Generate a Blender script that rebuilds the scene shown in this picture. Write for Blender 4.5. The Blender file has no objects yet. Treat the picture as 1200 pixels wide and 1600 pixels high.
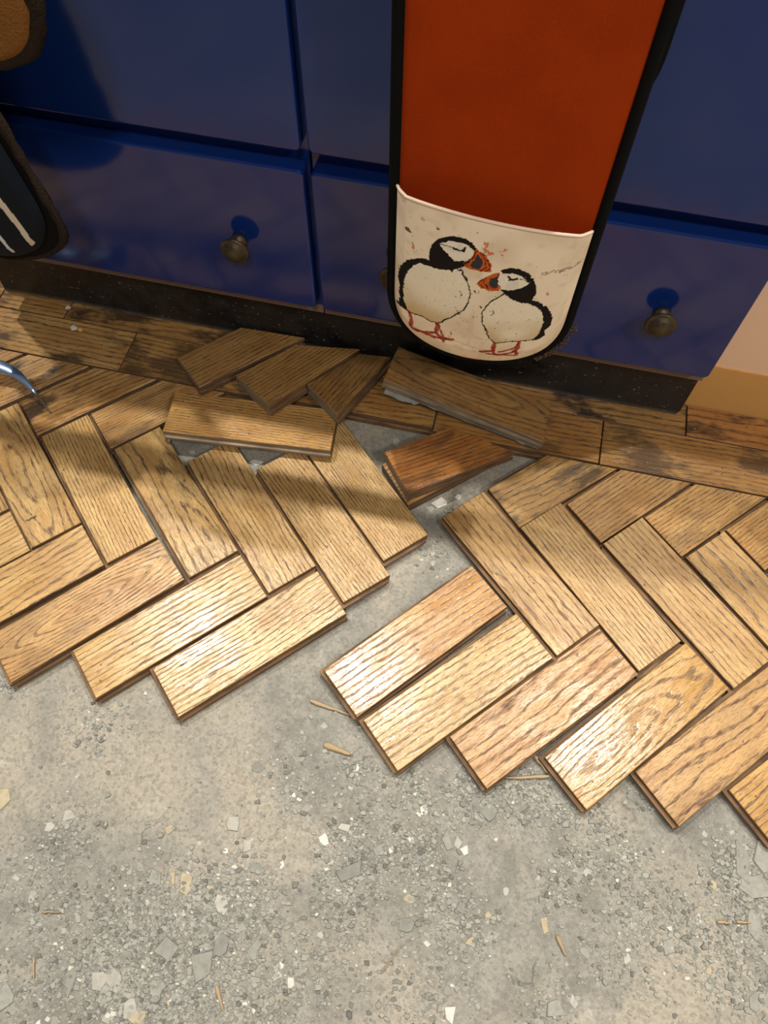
import bpy, bmesh, math, random
import numpy as np
from mathutils import Vector, Matrix, noise

random.seed(7); RNG = np.random.default_rng(7)
S = bpy.context.scene
COL = S.collection
T = 0.019          # thickness of an oak block; concrete is z = 0
PI = math.pi

# ------------------------------------------------------------------ camera
TILT, ROLL, YAW = 0.48558, 0.017832, 0.208447
def rx(a): return Matrix(((1, 0, 0), (0, math.cos(a), -math.sin(a)), (0, math.sin(a), math.cos(a))))
def rz(a): return Matrix(((math.cos(a), -math.sin(a), 0), (math.sin(a), math.cos(a), 0), (0, 0, 1)))
cd = bpy.data.cameras.new('camera'); cam = bpy.data.objects.new('camera', cd); COL.objects.link(cam)
cd.sensor_fit = 'VERTICAL'; cd.sensor_height = 36.0; cd.lens = 1172.57 / 1600 * 36
cd.clip_start = 0.02
cam.matrix_world = Matrix.Translation((0, 0, 0.8989)) @ (rz(YAW) @ rx(TILT) @ rz(ROLL)).to_4x4()
S.camera = cam

# ------------------------------------------------------------------ world, lights, exposure
w = bpy.data.worlds.new('room_light'); S.world = w; w.use_nodes = True
bg = w.node_tree.nodes['Background']
bg.inputs['Color'].default_value = (1.0, 0.93, 0.84, 1); bg.inputs['Strength'].default_value = 0.115

def lamp(name, loc, size, power, color, target=None):
    d = bpy.data.lights.new(name, 'AREA'); d.shape = 'DISK'; d.size = size; d.energy = power; d.color = color
    o = bpy.data.objects.new(name, d); COL.objects.link(o); o.location = loc
    if target is not None:
        o.rotation_euler = (Vector(target) - Vector(loc)).to_track_quat('-Z', 'Y').to_euler()
    return o
for lx in (-1.0, -0.25, 0.62):
    lamp('downlight_and_fill', (lx, 0.85, 2.3), 0.03, 28.5, (1.0, 0.94, 0.85))
lamp('downlight_and_fill', (0.1, -0.9, 2.4), 0.30, 22, (1.0, 0.92, 0.82))  # fill lamp added behind the camera, no known fitting
lamp('downlight_and_fill', (1.3, -0.7, 2.4), 0.30, 25, (1.0, 0.90, 0.78))  # warm fill lamp added to brighten the wall at the right
S.view_settings.view_transform = 'Standard'; S.view_settings.look = 'None'
S.view_settings.gamma = 1.0; S.view_settings.use_curve_mapping = False
S.view_settings.exposure = 0.0

# ------------------------------------------------------------------ node helper
class NT:
    def __init__(self, name):
        self.m = bpy.data.materials.new(name); self.m.use_nodes = True
        self.t = self.m.node_tree; self.t.nodes.clear()
        self.out = self.t.nodes.new('ShaderNodeOutputMaterial')
        self.p = self.t.nodes.new('ShaderNodeBsdfPrincipled')
        self.t.links.new(self.p.outputs[0], self.out.inputs[0])
    def put(self, sock, v):
        if hasattr(v, 'is_output') or isinstance(v, bpy.types.NodeSocket): self.t.links.new(v, sock)
        elif v is not None:
            if isinstance(v, (tuple, list)) and sock.type == 'RGBA' and len(v) == 3: v = (*v, 1)
            sock.default_value = v
    def n(self, typ, ins=None, out=0, **kw):
        nd = self.t.nodes.new(typ)
        for k, v in kw.items(): setattr(nd, k, v)
        for k, v in (ins or {}).items(): self.put(nd.inputs[k], v)
        return nd.outputs[out]
    def math(self, op, a, b=None, c=None, clamp=False):
        nd = self.t.nodes.new('ShaderNodeMath'); nd.operation = op; nd.use_clamp = clamp
        for i, v in enumerate((a, b, c)):
            if v is not None: self.put(nd.inputs[i], v)
        return nd.outputs[0]
    def vmath(self, op, a, b=None):
        nd = self.t.nodes.new('ShaderNodeVectorMath'); nd.operation = op
        self.put(nd.inputs[0], a)
        if b is not None: self.put(nd.inputs[1], b)
        return nd.outputs[0]
    def mix(self, f, a, b, blend='MIX'):
        nd = self.t.nodes.new('ShaderNodeMix'); nd.data_type = 'RGBA'; nd.blend_type = blend
        self.put(nd.inputs[0], f); self.put(nd.inputs[6], a); self.put(nd.inputs[7], b)
        return nd.outputs[2]
    def ramp(self, x, lo, hi, a=0.0, b=1.0, smooth=True):
        nd = self.t.nodes.new('ShaderNodeMapRange')
        nd.interpolation_type = 'SMOOTHSTEP' if smooth else 'LINEAR'
        for i, v in enumerate((x, lo, hi, a, b)): self.put(nd.inputs[i], v)
        return nd.outputs[0]
    def noise(self, vec, scale, detail=2.0, rough=0.5, dist=0.0):
        return self.n('ShaderNodeTexNoise', {'Vector': vec, 'Scale': scale, 'Detail': detail, 'Roughness': rough, 'Distortion': dist})
    def attr(self, name, typ='OBJECT'):
        return self.n('ShaderNodeAttribute', None, 'Fac', attribute_name=name, attribute_type=typ)
    def obj(self): return self.n('ShaderNodeTexCoord', None, 'Object')
    def bump(self, h, strength, dist=0.001):
        return self.n('ShaderNodeBump', {'Height': h, 'Strength': strength, 'Distance': dist})
    def fin(self, color=None, rough=None, normal=None, **kw):
        if color is not None: self.put(self.p.inputs['Base Color'], color)
        if rough is not None: self.put(self.p.inputs['Roughness'], rough)
        if normal is not None: self.put(self.p.inputs['Normal'], normal)
        for k, v in kw.items(): self.put(self.p.inputs[k.replace('_', ' ')], v)
        return self.m

# ------------------------------------------------------------------ materials
def oak_material():
    k = NT('oak_lacquered'); o = k.obj()
    R = k.n('ShaderNodeObjectInfo', None, 'Random')
    tint = k.n('ShaderNodeObjectInfo', None, 'Color')
    Rv = k.math('MULTIPLY', R, 37.0)
    sep = k.t.nodes.new('ShaderNodeSeparateXYZ'); k.t.links.new(o, sep.inputs[0])
    x, y, z = sep.outputs
    amp, ring, dens, stain = k.attr('amp'), k.attr('ring'), k.attr('dens'), k.attr('stain')
    off = k.n('ShaderNodeCombineXYZ', {0: Rv, 1: k.math('MULTIPLY', Rv, 1.7), 2: Rv})
    def co(sx, sy, sz=20.0):
        return k.vmath('ADD', k.vmath('MULTIPLY', o, (sx, sy, sz)), off)
    warp = k.math('SUBTRACT', k.noise(co(5, 20), 1.0, 2.0), 0.5)
    warp2 = k.math('SUBTRACT', k.noise(co(30, 90), 1.0, 2.0), 0.5)
    # cathedral figure: distance from an apex far along the block
    yy = k.math('ADD', y, k.math('MULTIPLY', k.math('SUBTRACT', R, 0.5), 0.03))
    xx = k.math('MULTIPLY', k.math('ADD', x, k.math('MULTIPLY', k.math('SUBTRACT', R, 0.3), 0.12)), 0.16)
    rad = k.math('SQRT', k.math('ADD', k.math('MULTIPLY', yy, yy), k.math('MULTIPLY', xx, xx)))
    skew = k.math('ADD', y, k.math('MULTIPLY', x, k.math('MULTIPLY', k.math('SUBTRACT', R, 0.5), 0.10)))
    base = k.math('ADD', k.math('MULTIPLY', rad, ring), k.math('MULTIPLY', skew, k.math('SUBTRACT', 1.0, ring)))
    t = k.math('ADD', k.math('MULTIPLY', base, k.math('MULTIPLY', dens, 1.1)), k.math('ADD', k.math('MULTIPLY', warp, amp), k.math('MULTIPLY', warp2, 0.9)))
    s = k.math('SINE', k.math('MULTIPLY', t, 6.2832))
    thick = k.ramp(k.noise(co(9, 35), 1.0, 1.0), 0.3, 0.7, -0.15, 0.6)
    line = k.ramp(s, thick, 1.0, 0.0, 1.0)
    pore = k.ramp(k.noise(co(70, 700, 100), 1.0, 2.0, 0.6), 0.40, 0.60)
    pore2 = k.ramp(k.noise(co(110, 1300, 100), 1.0, 1.0), 0.56, 0.68)
    lf = k.math('MULTIPLY', line, k.math('MULTIPLY', k.math('ADD', 0.25, k.math('MULTIPLY', pore, 0.75)), k.ramp(k.noise(co(6, 60), 1.0, 2.0), 0.3, 0.58, 0.60, 1.0)))
    patch = k.noise(co(14, 40), 1.0, 3.0)
    fib = k.noise(co(18, 420, 60), 1.0, 2.0)
    c = k.mix(k.ramp(patch, 0.3, 0.7), (0.43, 0.255, 0.086), (0.58, 0.385, 0.155))
    c = k.mix(k.ramp(fib, 0.3, 0.75, 0.0, 0.35), c, (0.36, 0.19, 0.07))
    c = k.mix(k.math('MULTIPLY', lf, 0.97), c, (0.078, 0.040, 0.022))
    c = k.mix(k.math('MULTIPLY', pore2, 0.5), c, (0.15, 0.085, 0.04))
    c = k.mix(1.0, c, tint, 'MULTIPLY')
    # grime that has soaked into the worn blocks
    gr = k.noise(co(11, 22), 1.0, 4.0, 0.6)
    c = k.mix(k.math('MULTIPLY', k.ramp(gr, 0.48, 0.64), stain), c, (0.035, 0.020, 0.014))
    # small dents, specks and plaster dust
    sp = k.noise(co(160, 160, 160), 1.0, 2.0)
    c = k.mix(k.ramp(sp, 0.70, 0.74, 0.0, 0.8), c, (0.06, 0.04, 0.03))
    du = k.noise(co(45, 60, 60), 1.0, 5.0, 0.75)
    c = k.mix(k.ramp(du, 0.62, 0.82, 0.0, 0.5), c, (0.42, 0.38, 0.33))
    h = k.math('SUBTRACT', k.math('ADD', k.math('MULTIPLY', fib, 0.25), k.math('MULTIPLY', k.noise(co(60, 90), 1.0, 3.0), 0.35)),
               k.math('ADD', k.math('MULTIPLY', lf, 0.5), k.math('MULTIPLY', pore2, 0.4)))
    r = k.math('ADD', k.ramp(k.noise(co(25, 60), 1.0, 3.0), 0.3, 0.7, 0.20, 0.34), k.math('ADD', k.math('MULTIPLY', lf, 0.2), k.attr('matt')))
    return k.fin(c, r, k.bump(h, 0.6, 0.0007), Specular_IOR_Level=0.6)

def oak_side_material(name='oak_raw_edge', a1=(0.085, 0.045, 0.020), a2=(0.23, 0.130, 0.060)):
    k = NT(name); o = k.obj()
    R = k.math('MULTIPLY', k.n('ShaderNodeObjectInfo', None, 'Random'), 31.0)
    off = k.n('ShaderNodeCombineXYZ', {0: R, 1: R, 2: R})
    a = k.noise(k.vmath('ADD', k.vmath('MULTIPLY', o, (25, 25, 500)), off), 1.0, 3.0)
    b = k.noise(k.vmath('ADD', k.vmath('MULTIPLY', o, (120, 120, 120)), off), 1.0, 4.0, 0.7)
    c = k.mix(k.ramp(a, 0.3, 0.7), a1, a2)
    c = k.mix(k.ramp(b, 0.55, 0.75, 0.0, 0.6), c, (0.22, 0.19, 0.15))
    return k.fin(c, 0.75, k.bump(b, 0.4, 0.0006))

def concrete_material():
    k = NT('dusty_concrete_screed'); o = k.obj()
    big = k.noise(o, 5.0, 4.0, 0.6, 0.6)
    mid = k.noise(o, 22.0, 6.0, 0.7, 0.4)
    fine = k.noise(o, 220.0, 4.0, 0.75)
    c = k.mix(k.ramp(mid, 0.35, 0.65), (0.235, 0.230, 0.202), (0.350, 0.340, 0.300))
    c = k.mix(k.ramp(big, 0.44, 0.64), c, (0.425, 0.388, 0.318))
    chalk = k.noise(o, 13.0, 8.0, 0.8, 0.8)
    c = k.mix(k.ramp(chalk, 0.57, 0.72, 0.0, 0.8), c, (0.56, 0.54, 0.50))
    sm = k.noise(k.vmath('MULTIPLY', k.vmath('ADD', o, (7, 2, 0)), (1.0, 1.6, 1.0)), 6.5, 6.0, 0.65, 1.2)
    c = k.mix(k.ramp(sm, 0.56, 0.74, 0.0, 0.6), c, (0.50, 0.465, 0.39))
    c = k.mix(k.ramp(sm, 0.30, 0.44, 0.55, 0.0), c, (0.20, 0.195, 0.172))
    ochre = k.noise(k.vmath('ADD', o, (3, 5, 1)), 8.0, 5.0, 0.7)
    c = k.mix(k.ramp(ochre, 0.62, 0.78, 0.0, 0.45), c, (0.42, 0.33, 0.19))
    gv = k.n('ShaderNodeTexVoronoi', {'Vector': o, 'Scale': 330.0}, 'Color')
    g = k.n('ShaderNodeSeparateColor', {0: gv}, 0)
    c = k.mix(k.ramp(g, 0.55, 1.0, 0.0, 0.45), c, (0.16, 0.155, 0.14))
    c = k.mix(k.ramp(fine, 0.35, 0.7, 0.30, 0.0), c, (0.13, 0.125, 0.11))
    vd = k.n('ShaderNodeTexVoronoi', {'Vector': k.vmath('ADD', o, k.vmath('MULTIPLY', k.n('ShaderNodeTexNoise', {'Vector': o, 'Scale': 40.0}, 1), (0.02, 0.02, 0.02))), 'Scale': 26.0}, 'Distance', feature='DISTANCE_TO_EDGE')
    crk = k.math('MULTIPLY', k.ramp(vd, 0.0, 0.035, 1.0, 0.0), k.ramp(k.noise(o, 9.0, 2.0), 0.62, 0.72))
    c = k.mix(k.math('MULTIPLY', crk, 0.35), c, (0.07, 0.065, 0.055))
    h = k.math('ADD', k.math('MULTIPLY', mid, 1.6), k.math('ADD', k.math('MULTIPLY', fine, 0.7), k.math('SUBTRACT', k.math('MULTIPLY', g, 0.5), k.math('MULTIPLY', crk, 0.8))))
    return k.fin(c, 0.88, k.bump(h, 0.75, 0.0016), Specular_IOR_Level=0.25)

def flake_material(name, a, b):
    k = NT(name); o = k.obj()
    R = k.n('ShaderNodeObjectInfo', None, 'Random')
    n = k.noise(k.vmath('ADD', o, k.n('ShaderNodeCombineXYZ', {0: R, 1: R, 2: R})), 120.0, 4.0, 0.7)
    c = k.mix(R, a, b); c = k.mix(k.ramp(n, 0.35, 0.75, 0.0, 0.5), c, tuple(v * 0.6 for v in a))
    return k.fin(c, 0.9, k.bump(n, 0.4, 0.0005), Specular_IOR_Level=0.2)

def grit_material():
    k = NT('loose_grit')
    at = k.n('ShaderNodeAttribute', None, 'Color', attribute_name='grit', attribute_type='GEOMETRY')
    return k.fin(at, 0.95, Specular_IOR_Level=0.1)

def paint(name, col, rough, bumps=0.0, bscale=60.0, spec=0.5, mott=0.0):
    k = NT(name); o = k.obj(); n = k.noise(o, bscale, 3.0)
    c = k.mix(k.ramp(k.noise(o, 7.0, 4.0), 0.3, 0.7, 0.0, mott), col, tuple(v * 0.7 for v in col)) if mott else k.mix(0.0, col, col)
    return k.fin(c, rough, k.bump(n, bumps, 0.001) if bumps else None, Specular_IOR_Level=spec)

def plinth_material():
    k = NT('black_painted_plinth'); o = k.obj()
    n = k.noise(o, 30.0, 6.0, 0.7)
    c = k.mix(k.ramp(n, 0.3, 0.7), (0.008, 0.008, 0.009), (0.022, 0.020, 0.020))
    gg = k.noise(k.vmath('MULTIPLY', o, (1, 1, 2)), 150.0, 2.0)
    c = k.mix(k.ramp(gg, 0.69, 0.73, 0.0, 0.9), c, (0.28, 0.26, 0.22))
    z = k.t.nodes.new('ShaderNodeSeparateXYZ'); k.t.links.new(o, z.inputs[0])
    foot = k.math('MULTIPLY', k.ramp(k.math('ADD', z.outputs[2], k.math('MULTIPLY', n, 0.012)), 0.024, 0.034, 1.0, 0.0), k.ramp(n, 0.35, 0.6, 0.15, 0.8))
    c = k.mix(foot, c, (0.20, 0.175, 0.14))
    return k.fin(c, k.ramp(n, 0.3, 0.7, 0.28, 0.6), k.bump(n, 0.3, 0.001))

def bronze_material():
    k = NT('aged_bronze'); o = k.obj(); n = k.noise(o, 260.0, 4.0, 0.7); b = k.noise(o, 60.0, 3.0)
    c = k.mix(k.ramp(b, 0.35, 0.7), (0.045, 0.034, 0.021), (0.10, 0.070, 0.038))
    c = k.mix(k.ramp(n, 0.5, 0.7, 0.0, 0.7), c, (0.09, 0.09, 0.07))
    return k.fin(c, k.ramp(n, 0.3, 0.7, 0.36, 0.6), k.bump(n, 0.3, 0.0005), Metallic=0.5)

def cloth(name, col, scale, strength, rough=0.85, sheen=0.0, mott=0.25, dist=0.001):
    k = NT(name); o = k.obj(); n = k.noise(o, scale, 3.0, 0.7); m = k.noise(o, 16.0, 4.0)
    c = k.mix(k.ramp(m, 0.35, 0.7, 0.0, mott), col, tuple(v * 0.55 for v in col))
    c = k.mix(k.ramp(n, 0.4, 0.75, 0.0, 0.3), c, tuple(min(1, v * 1.6) for v in col))
    return k.fin(c, rough, k.bump(n, strength, dist), Sheen_Weight=sheen, Specular_IOR_Level=0.10)

def print_material():
    k = NT('printed_satin')
    at = k.n('ShaderNodeAttribute', None, 'Color', attribute_name='print', attribute_type='GEOMETRY')
    o = k.obj(); n = k.noise(o, 1400.0, 1.0)
    w_ = k.noise(o, 45.0, 4.0)
    return k.fin(at, 0.65, k.bump(k.math('ADD', k.math('MULTIPLY', n, 0.1), w_), 0.35, 0.002), Specular_IOR_Level=0.10)

M = dict(
    oak=oak_material(), edge=oak_side_material(), dusty=oak_side_material('oak_dusty_edge', (0.15, 0.105, 0.065), (0.32, 0.245, 0.16)), concrete=concrete_material(),
    flake=flake_material('grey_screed_flake', (0.25, 0.252, 0.225), (0.345, 0.345, 0.308)),
    pale=flake_material('pale_screed_flake', (0.40, 0.39, 0.34), (0.48, 0.47, 0.42)),
    white=flake_material('white_plaster_chip', (0.62, 0.60, 0.54), (0.75, 0.73, 0.68)),
    tan=flake_material('tan_screed_flake', (0.45, 0.39, 0.26), (0.50, 0.43, 0.30)),
    grit=grit_material(),
    blue=paint('gloss_blue_paint', (0.005, 0.024, 0.150), 0.13, 0.12, 30.0, 0.5),
    raw=paint('raw_panel_edge', (0.24, 0.17, 0.155), 0.6, 0.3, 200.0, 0.4, 0.5),
    plinth=plinth_material(), bronze=bronze_material(),
    wall=paint('cream_pink_wall_paint', (0.92, 0.64, 0.44), 0.7, 0.25, 70.0, 0.3, 0.10),
    skirting=paint('tan_skirting_paint', (0.72, 0.40, 0.13), 0.5, 0.25, 70.0, 0.35, 0.25),
    top=paint('pale_worktop', (0.42, 0.38, 0.33), 0.35, 0.0, 60.0, 0.5, 0.2),
    orange=cloth('rust_orange_cotton', (0.33, 0.034, 0.002), 900.0, 0.25, 0.85, 0.0, 0.30, 0.0004),
    black=cloth('black_cotton_binding', (0.005, 0.005, 0.005), 700.0, 0.5, 0.9, 0.0, 0.2),
    terry=cloth('brown_terry_towelling', (0.27, 0.115, 0.030), 420.0, 1.0, 0.95, 0.0, 0.4, 0.004),
    darkterry=cloth('dark_frayed_terry', (0.028, 0.019, 0.013), 350.0, 1.0, 0.95, 0.0, 0.5, 0.004),
    fray=cloth('frayed_brown_threads', (0.095, 0.062, 0.040), 420.0, 0.8, 0.95), print=print_material(), satin=paint('cream_satin_hem', (0.85, 0.66, 0.52), 0.45, 0.2, 200.0, 0.4),
    steel=paint('blue_grey_steel', (0.34, 0.50, 0.78), 0.30, 0.2, 90.0, 0.8, 0.4),
    tip=paint('dark_steel_tip', (0.10, 0.085, 0.07), 0.4, 0.2, 90.0, 0.6, 0.4),
    splinter=paint('raw_oak_splinter', (0.42, 0.31, 0.18), 0.7, 0.5, 300.0, 0.3, 0.5),
    chrome=paint('chrome_rail', (0.6, 0.6, 0.6), 0.15, 0.0),
)
M['chrome'].node_tree.nodes['Principled BSDF'].inputs['Metallic'].default_value = 1.0
M['steel'].node_tree.nodes['Principled BSDF'].inputs['Metallic'].default_value = 0.8

# ------------------------------------------------------------------ mesh helpers
class MB:
    def __init__(s): s.v = []; s.f = []; s.m = []; s.sm = []
    def add(s, vs, fs, mi=0, smooth=False):
        b = len(s.v); s.v += [tuple(q) for q in vs]
        for f in fs: s.f.append(tuple(b + i for i in f)); s.m.append(mi); s.sm.append(smooth)
    def rings(s, rings, mi=0, smooth=False, caps=(True, True), closed=True, mis=None):
        n = len(rings[0]); vs = [q for r in rings for q in r]; b = len(s.v); s.v += [tuple(q) for q in vs]
        for i in range(len(rings) - 1):
            for j in range(n if closed else n - 1):
                a = b + i * n; c = a + n; j2 = (j + 1) % n
                s.f.append((a + j, a + j2, c + j2, c + j)); s.m.append(mis[i] if mis else mi); s.sm.append(smooth)
        if caps[0]: s.f.append(tuple(b + j for j in reversed(range(n)))); s.m.append(mis[0] if mis else mi); s.sm.append(False)
        if caps[1]: s.f.append(tuple(b + (len(rings) - 1) * n + j for j in range(n))); s.m.append(mis[-1] if mis else mi); s.sm.append(False)
    def box(s, x0, x1, y0, y1, z0, z1, mi=0):
        s.rings([[(x0, y0, z0), (x1, y0, z0), (x1, y1, z0), (x0, y1, z0)], [(x0, y0, z1), (x1, y0, z1), (x1, y1, z1), (x0, y1, z1)]], mi)
    def tube(s, pts, rad, n=10, mi=0, caps=(True, True)):
        pts = [Vector(q) for q in pts]; rr = rad if isinstance(rad, (list, tuple)) else [rad] * len(pts)
        rings = []; up = Vector((0, 0, 1)); prev = None
        for i, q in enumerate(pts):
            d = (pts[min(i + 1, len(pts) - 1)] - pts[max(i - 1, 0)]).normalized()
            a = prev if prev is not None else (up.cross(d) if abs(d.z) < 0.95 else Vector((1, 0, 0)).cross(d))
            a = (a - d * a.dot(d)).normalized(); prev = a; b_ = d.cross(a)
            r = rr[i]; ra, rb = r if isinstance(r, tuple) else (r, r)
            rings.append([q + a * (ra * math.cos(2 * PI * k / n)) + b_ * (rb * math.sin(2 * PI * k / n)) for k in range(n)])
        s.rings(rings, mi, True, caps)
    def mesh(s, name):
        me = bpy.data.meshes.new(name); me.from_pydata(s.v, [], s.f)
        me.polygons.foreach_set('material_index', s.m); me.polygons.foreach_set('use_smooth', s.sm); me.update()
        return me
def link(name, me, mats, parent=None, loc=None, rot=None):
    for q in (mats if isinstance(mats, (list, tuple)) else [mats]):
        if len(me.materials) < (len(mats) if isinstance(mats, (list, tuple)) else 1): me.materials.append(M[q])
    o = bpy.data.objects.new(name, me); COL.objects.link(o)
    if parent is not None: o.parent = parent
    if loc is not None: o.location = loc
    if rot is not None: o.rotation_euler = rot
    return o
def tag(o, label=None, cat=None, group=None, kind=None):
    if label: o['label'] = label
    if cat: o['category'] = cat
    if group: o['group'] = group
    if kind: o['kind'] = kind
    return o
def empty(name, loc=(0, 0, 0)):
    o = bpy.data.objects.new(name, None); COL.objects.link(o); o.location = loc; o.empty_display_size = 0.05
    return o

def insetpoly(poly, offs):
    """offset every edge of a counter-clockwise polygon outwards by offs[i]; edge i runs from i to i+1"""
    n = len(poly); L = []
    for i in range(n):
        a = Vector(poly[i]); b = Vector(poly[(i + 1) % n]); d = (b - a).normalized(); nn = Vector((d.y, -d.x))
        L.append((a + nn * offs[i], d))
    out = []
    for i in range(n):
        (p1, d1), (p2, d2) = L[i - 1], L[i]
        cr = d1.x * d2.y - d1.y * d2.x
        if abs(cr) < 1e-6: out.append(p2.copy()); continue
        t = ((p2 - p1).x * d2.y - (p2 - p1).y * d2.x) / cr
        out.append(p1 + d1 * t)
    return out

def block_mesh(poly, prof, thick=T, bev=0.0007, name='wood_block'):
    """tongue-and-groove oak block; prof[i] in 'p' plain, 't' tongue, 'g' groove, 's' lower lip that steps out"""
    n = len(poly)
    area = sum(poly[i][0] * poly[(i + 1) % n][1] - poly[(i + 1) % n][0] * poly[i][1] for i in range(n))
    if area < 0: poly = poly[::-1]; prof = (prof[::-1])[1:] + prof[:1] if n == len(prof) else prof
    def lv(p, k): return {'p': (0, 0, 0), 't': (0, 0.0042, -0.0006), 'g': (0, -0.0045, 0), 's': (0, -0.0014, 0.0022)}[p][k]
    b = MB(); R = []
    lev = [(0.0, 2), (thick * .34, 2), (thick * .36, 1), (thick * .60, 1), (thick * .62, 0), (thick - bev, 0), (thick, None)]
    for z, k in lev:
        offs = [-bev if k is None else lv(p, k) for p in prof]
        R.append([(q.x, q.y, z) for q in insetpoly(poly, offs)])
    b.rings(R, mis=[1, 1, 1, 1, 1, 1, 0])
    me = b.mesh(name); me.polygons[-1].material_index = 0
    for i in range(5 * n, 6 * n): me.polygons[i].material_index = 0
    return me

def clip_half(poly, ymax):
    """keep the part of poly (world xy) with y <= ymax; also returns which edge each new edge came from"""
    out = []; n = len(poly); src = []
    for i in range(n):
        a, b = poly[i], poly[(i + 1) % n]
        ina, inb = a[1] <= ymax, b[1] <= ymax
        if ina: out.append(a); src.append(i)
        if ina != inb:
            t = (ymax - a[1]) / (b[1] - a[1]); out.append((a[0] + (b[0] - a[0]) * t, ymax)); src.append(-1 if ina else i)
    return out, src

# ------------------------------------------------------------------ STRUCTURE: floor, walls
def nz(x, y, s, o=0.0): return noise.noise(Vector((x * s + o, y * s - o, o)))
xs = np.concatenate([np.linspace(-2.4, -0.8, 9)[:-1], np.arange(-0.8, 0.6, 0.005), np.linspace(0.6, 2.2, 9)])
ys = np.concatenate([np.linspace(-2.2, -0.35, 9)[:-1], np.arange(-0.35, 0.76, 0.005), [0.9, 1.36]])
nx, ny = len(xs), len(ys)
def ground(x, y):
    h = -0.0013 + 0.0016 * nz(x, y, 5, 3.1) + 0.0009 * nz(x, y, 17, 9.2) + 0.00045 * nz(x, y, 60, 1.7)
    return min(0.0, h)
V = [(x, y, ground(x, y)) for y in ys for x in xs]
F = [(j * nx + i, j * nx + i + 1, (j + 1) * nx + i + 1, (j + 1) * nx + i) for j in range(ny - 1) for i in range(nx - 1)]
fm = bpy.data.meshes.new('floor'); fm.from_pydata(V, [], F); fm.polygons.foreach_set('use_smooth', [True] * len(F))
floor = link('floor', fm, 'concrete'); tag(floor, 'dusty grey concrete screed floor bared in front of the lifted oak blocks', kind='structure')

def wall(name, x0, x1, y0, y1, z1=1.0, label=None):
    b = MB(); b.box(x0, x1, y0, y1, 0.0, z1); o = link(name, b.mesh(name), 'wall'); tag(o, label, kind='structure'); return o
wall('wall_right', 0.2795, 2.2, 0.727, 0.86, label='cream pink painted wall to the right of the blue drawers')
wall('wall_back', -2.4, 0.2795, 1.34, 1.42, label='wall behind the worktop')
b = MB()
pts = []; N = 60
for i in range(N + 1):
    x = 0.2795 + (2.2 - 0.2795) * (i / N) ** 2.2
    pts.append((x, 0.1045 - 0.002 * (x - .28) + 0.0013 * noise.noise(Vector((x * 55, 0, 0))) + 0.0007 * noise.noise(Vector((x * 160, 5, 0)))))
r0 = [(x, 0.7248, 0.0) for x, z in pts] + [(x, 0.7248, z) for x, z in reversed(pts)]
r1 = [(x, 0.7275, zz) for x, _, zz in r0]
b.rings([r0, r1]); bo = link('baseboard_right', b.mesh('baseboard_right'), 'skirting')
tag(bo, 'tan painted skirting below the cream wall', kind='structure')

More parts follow.
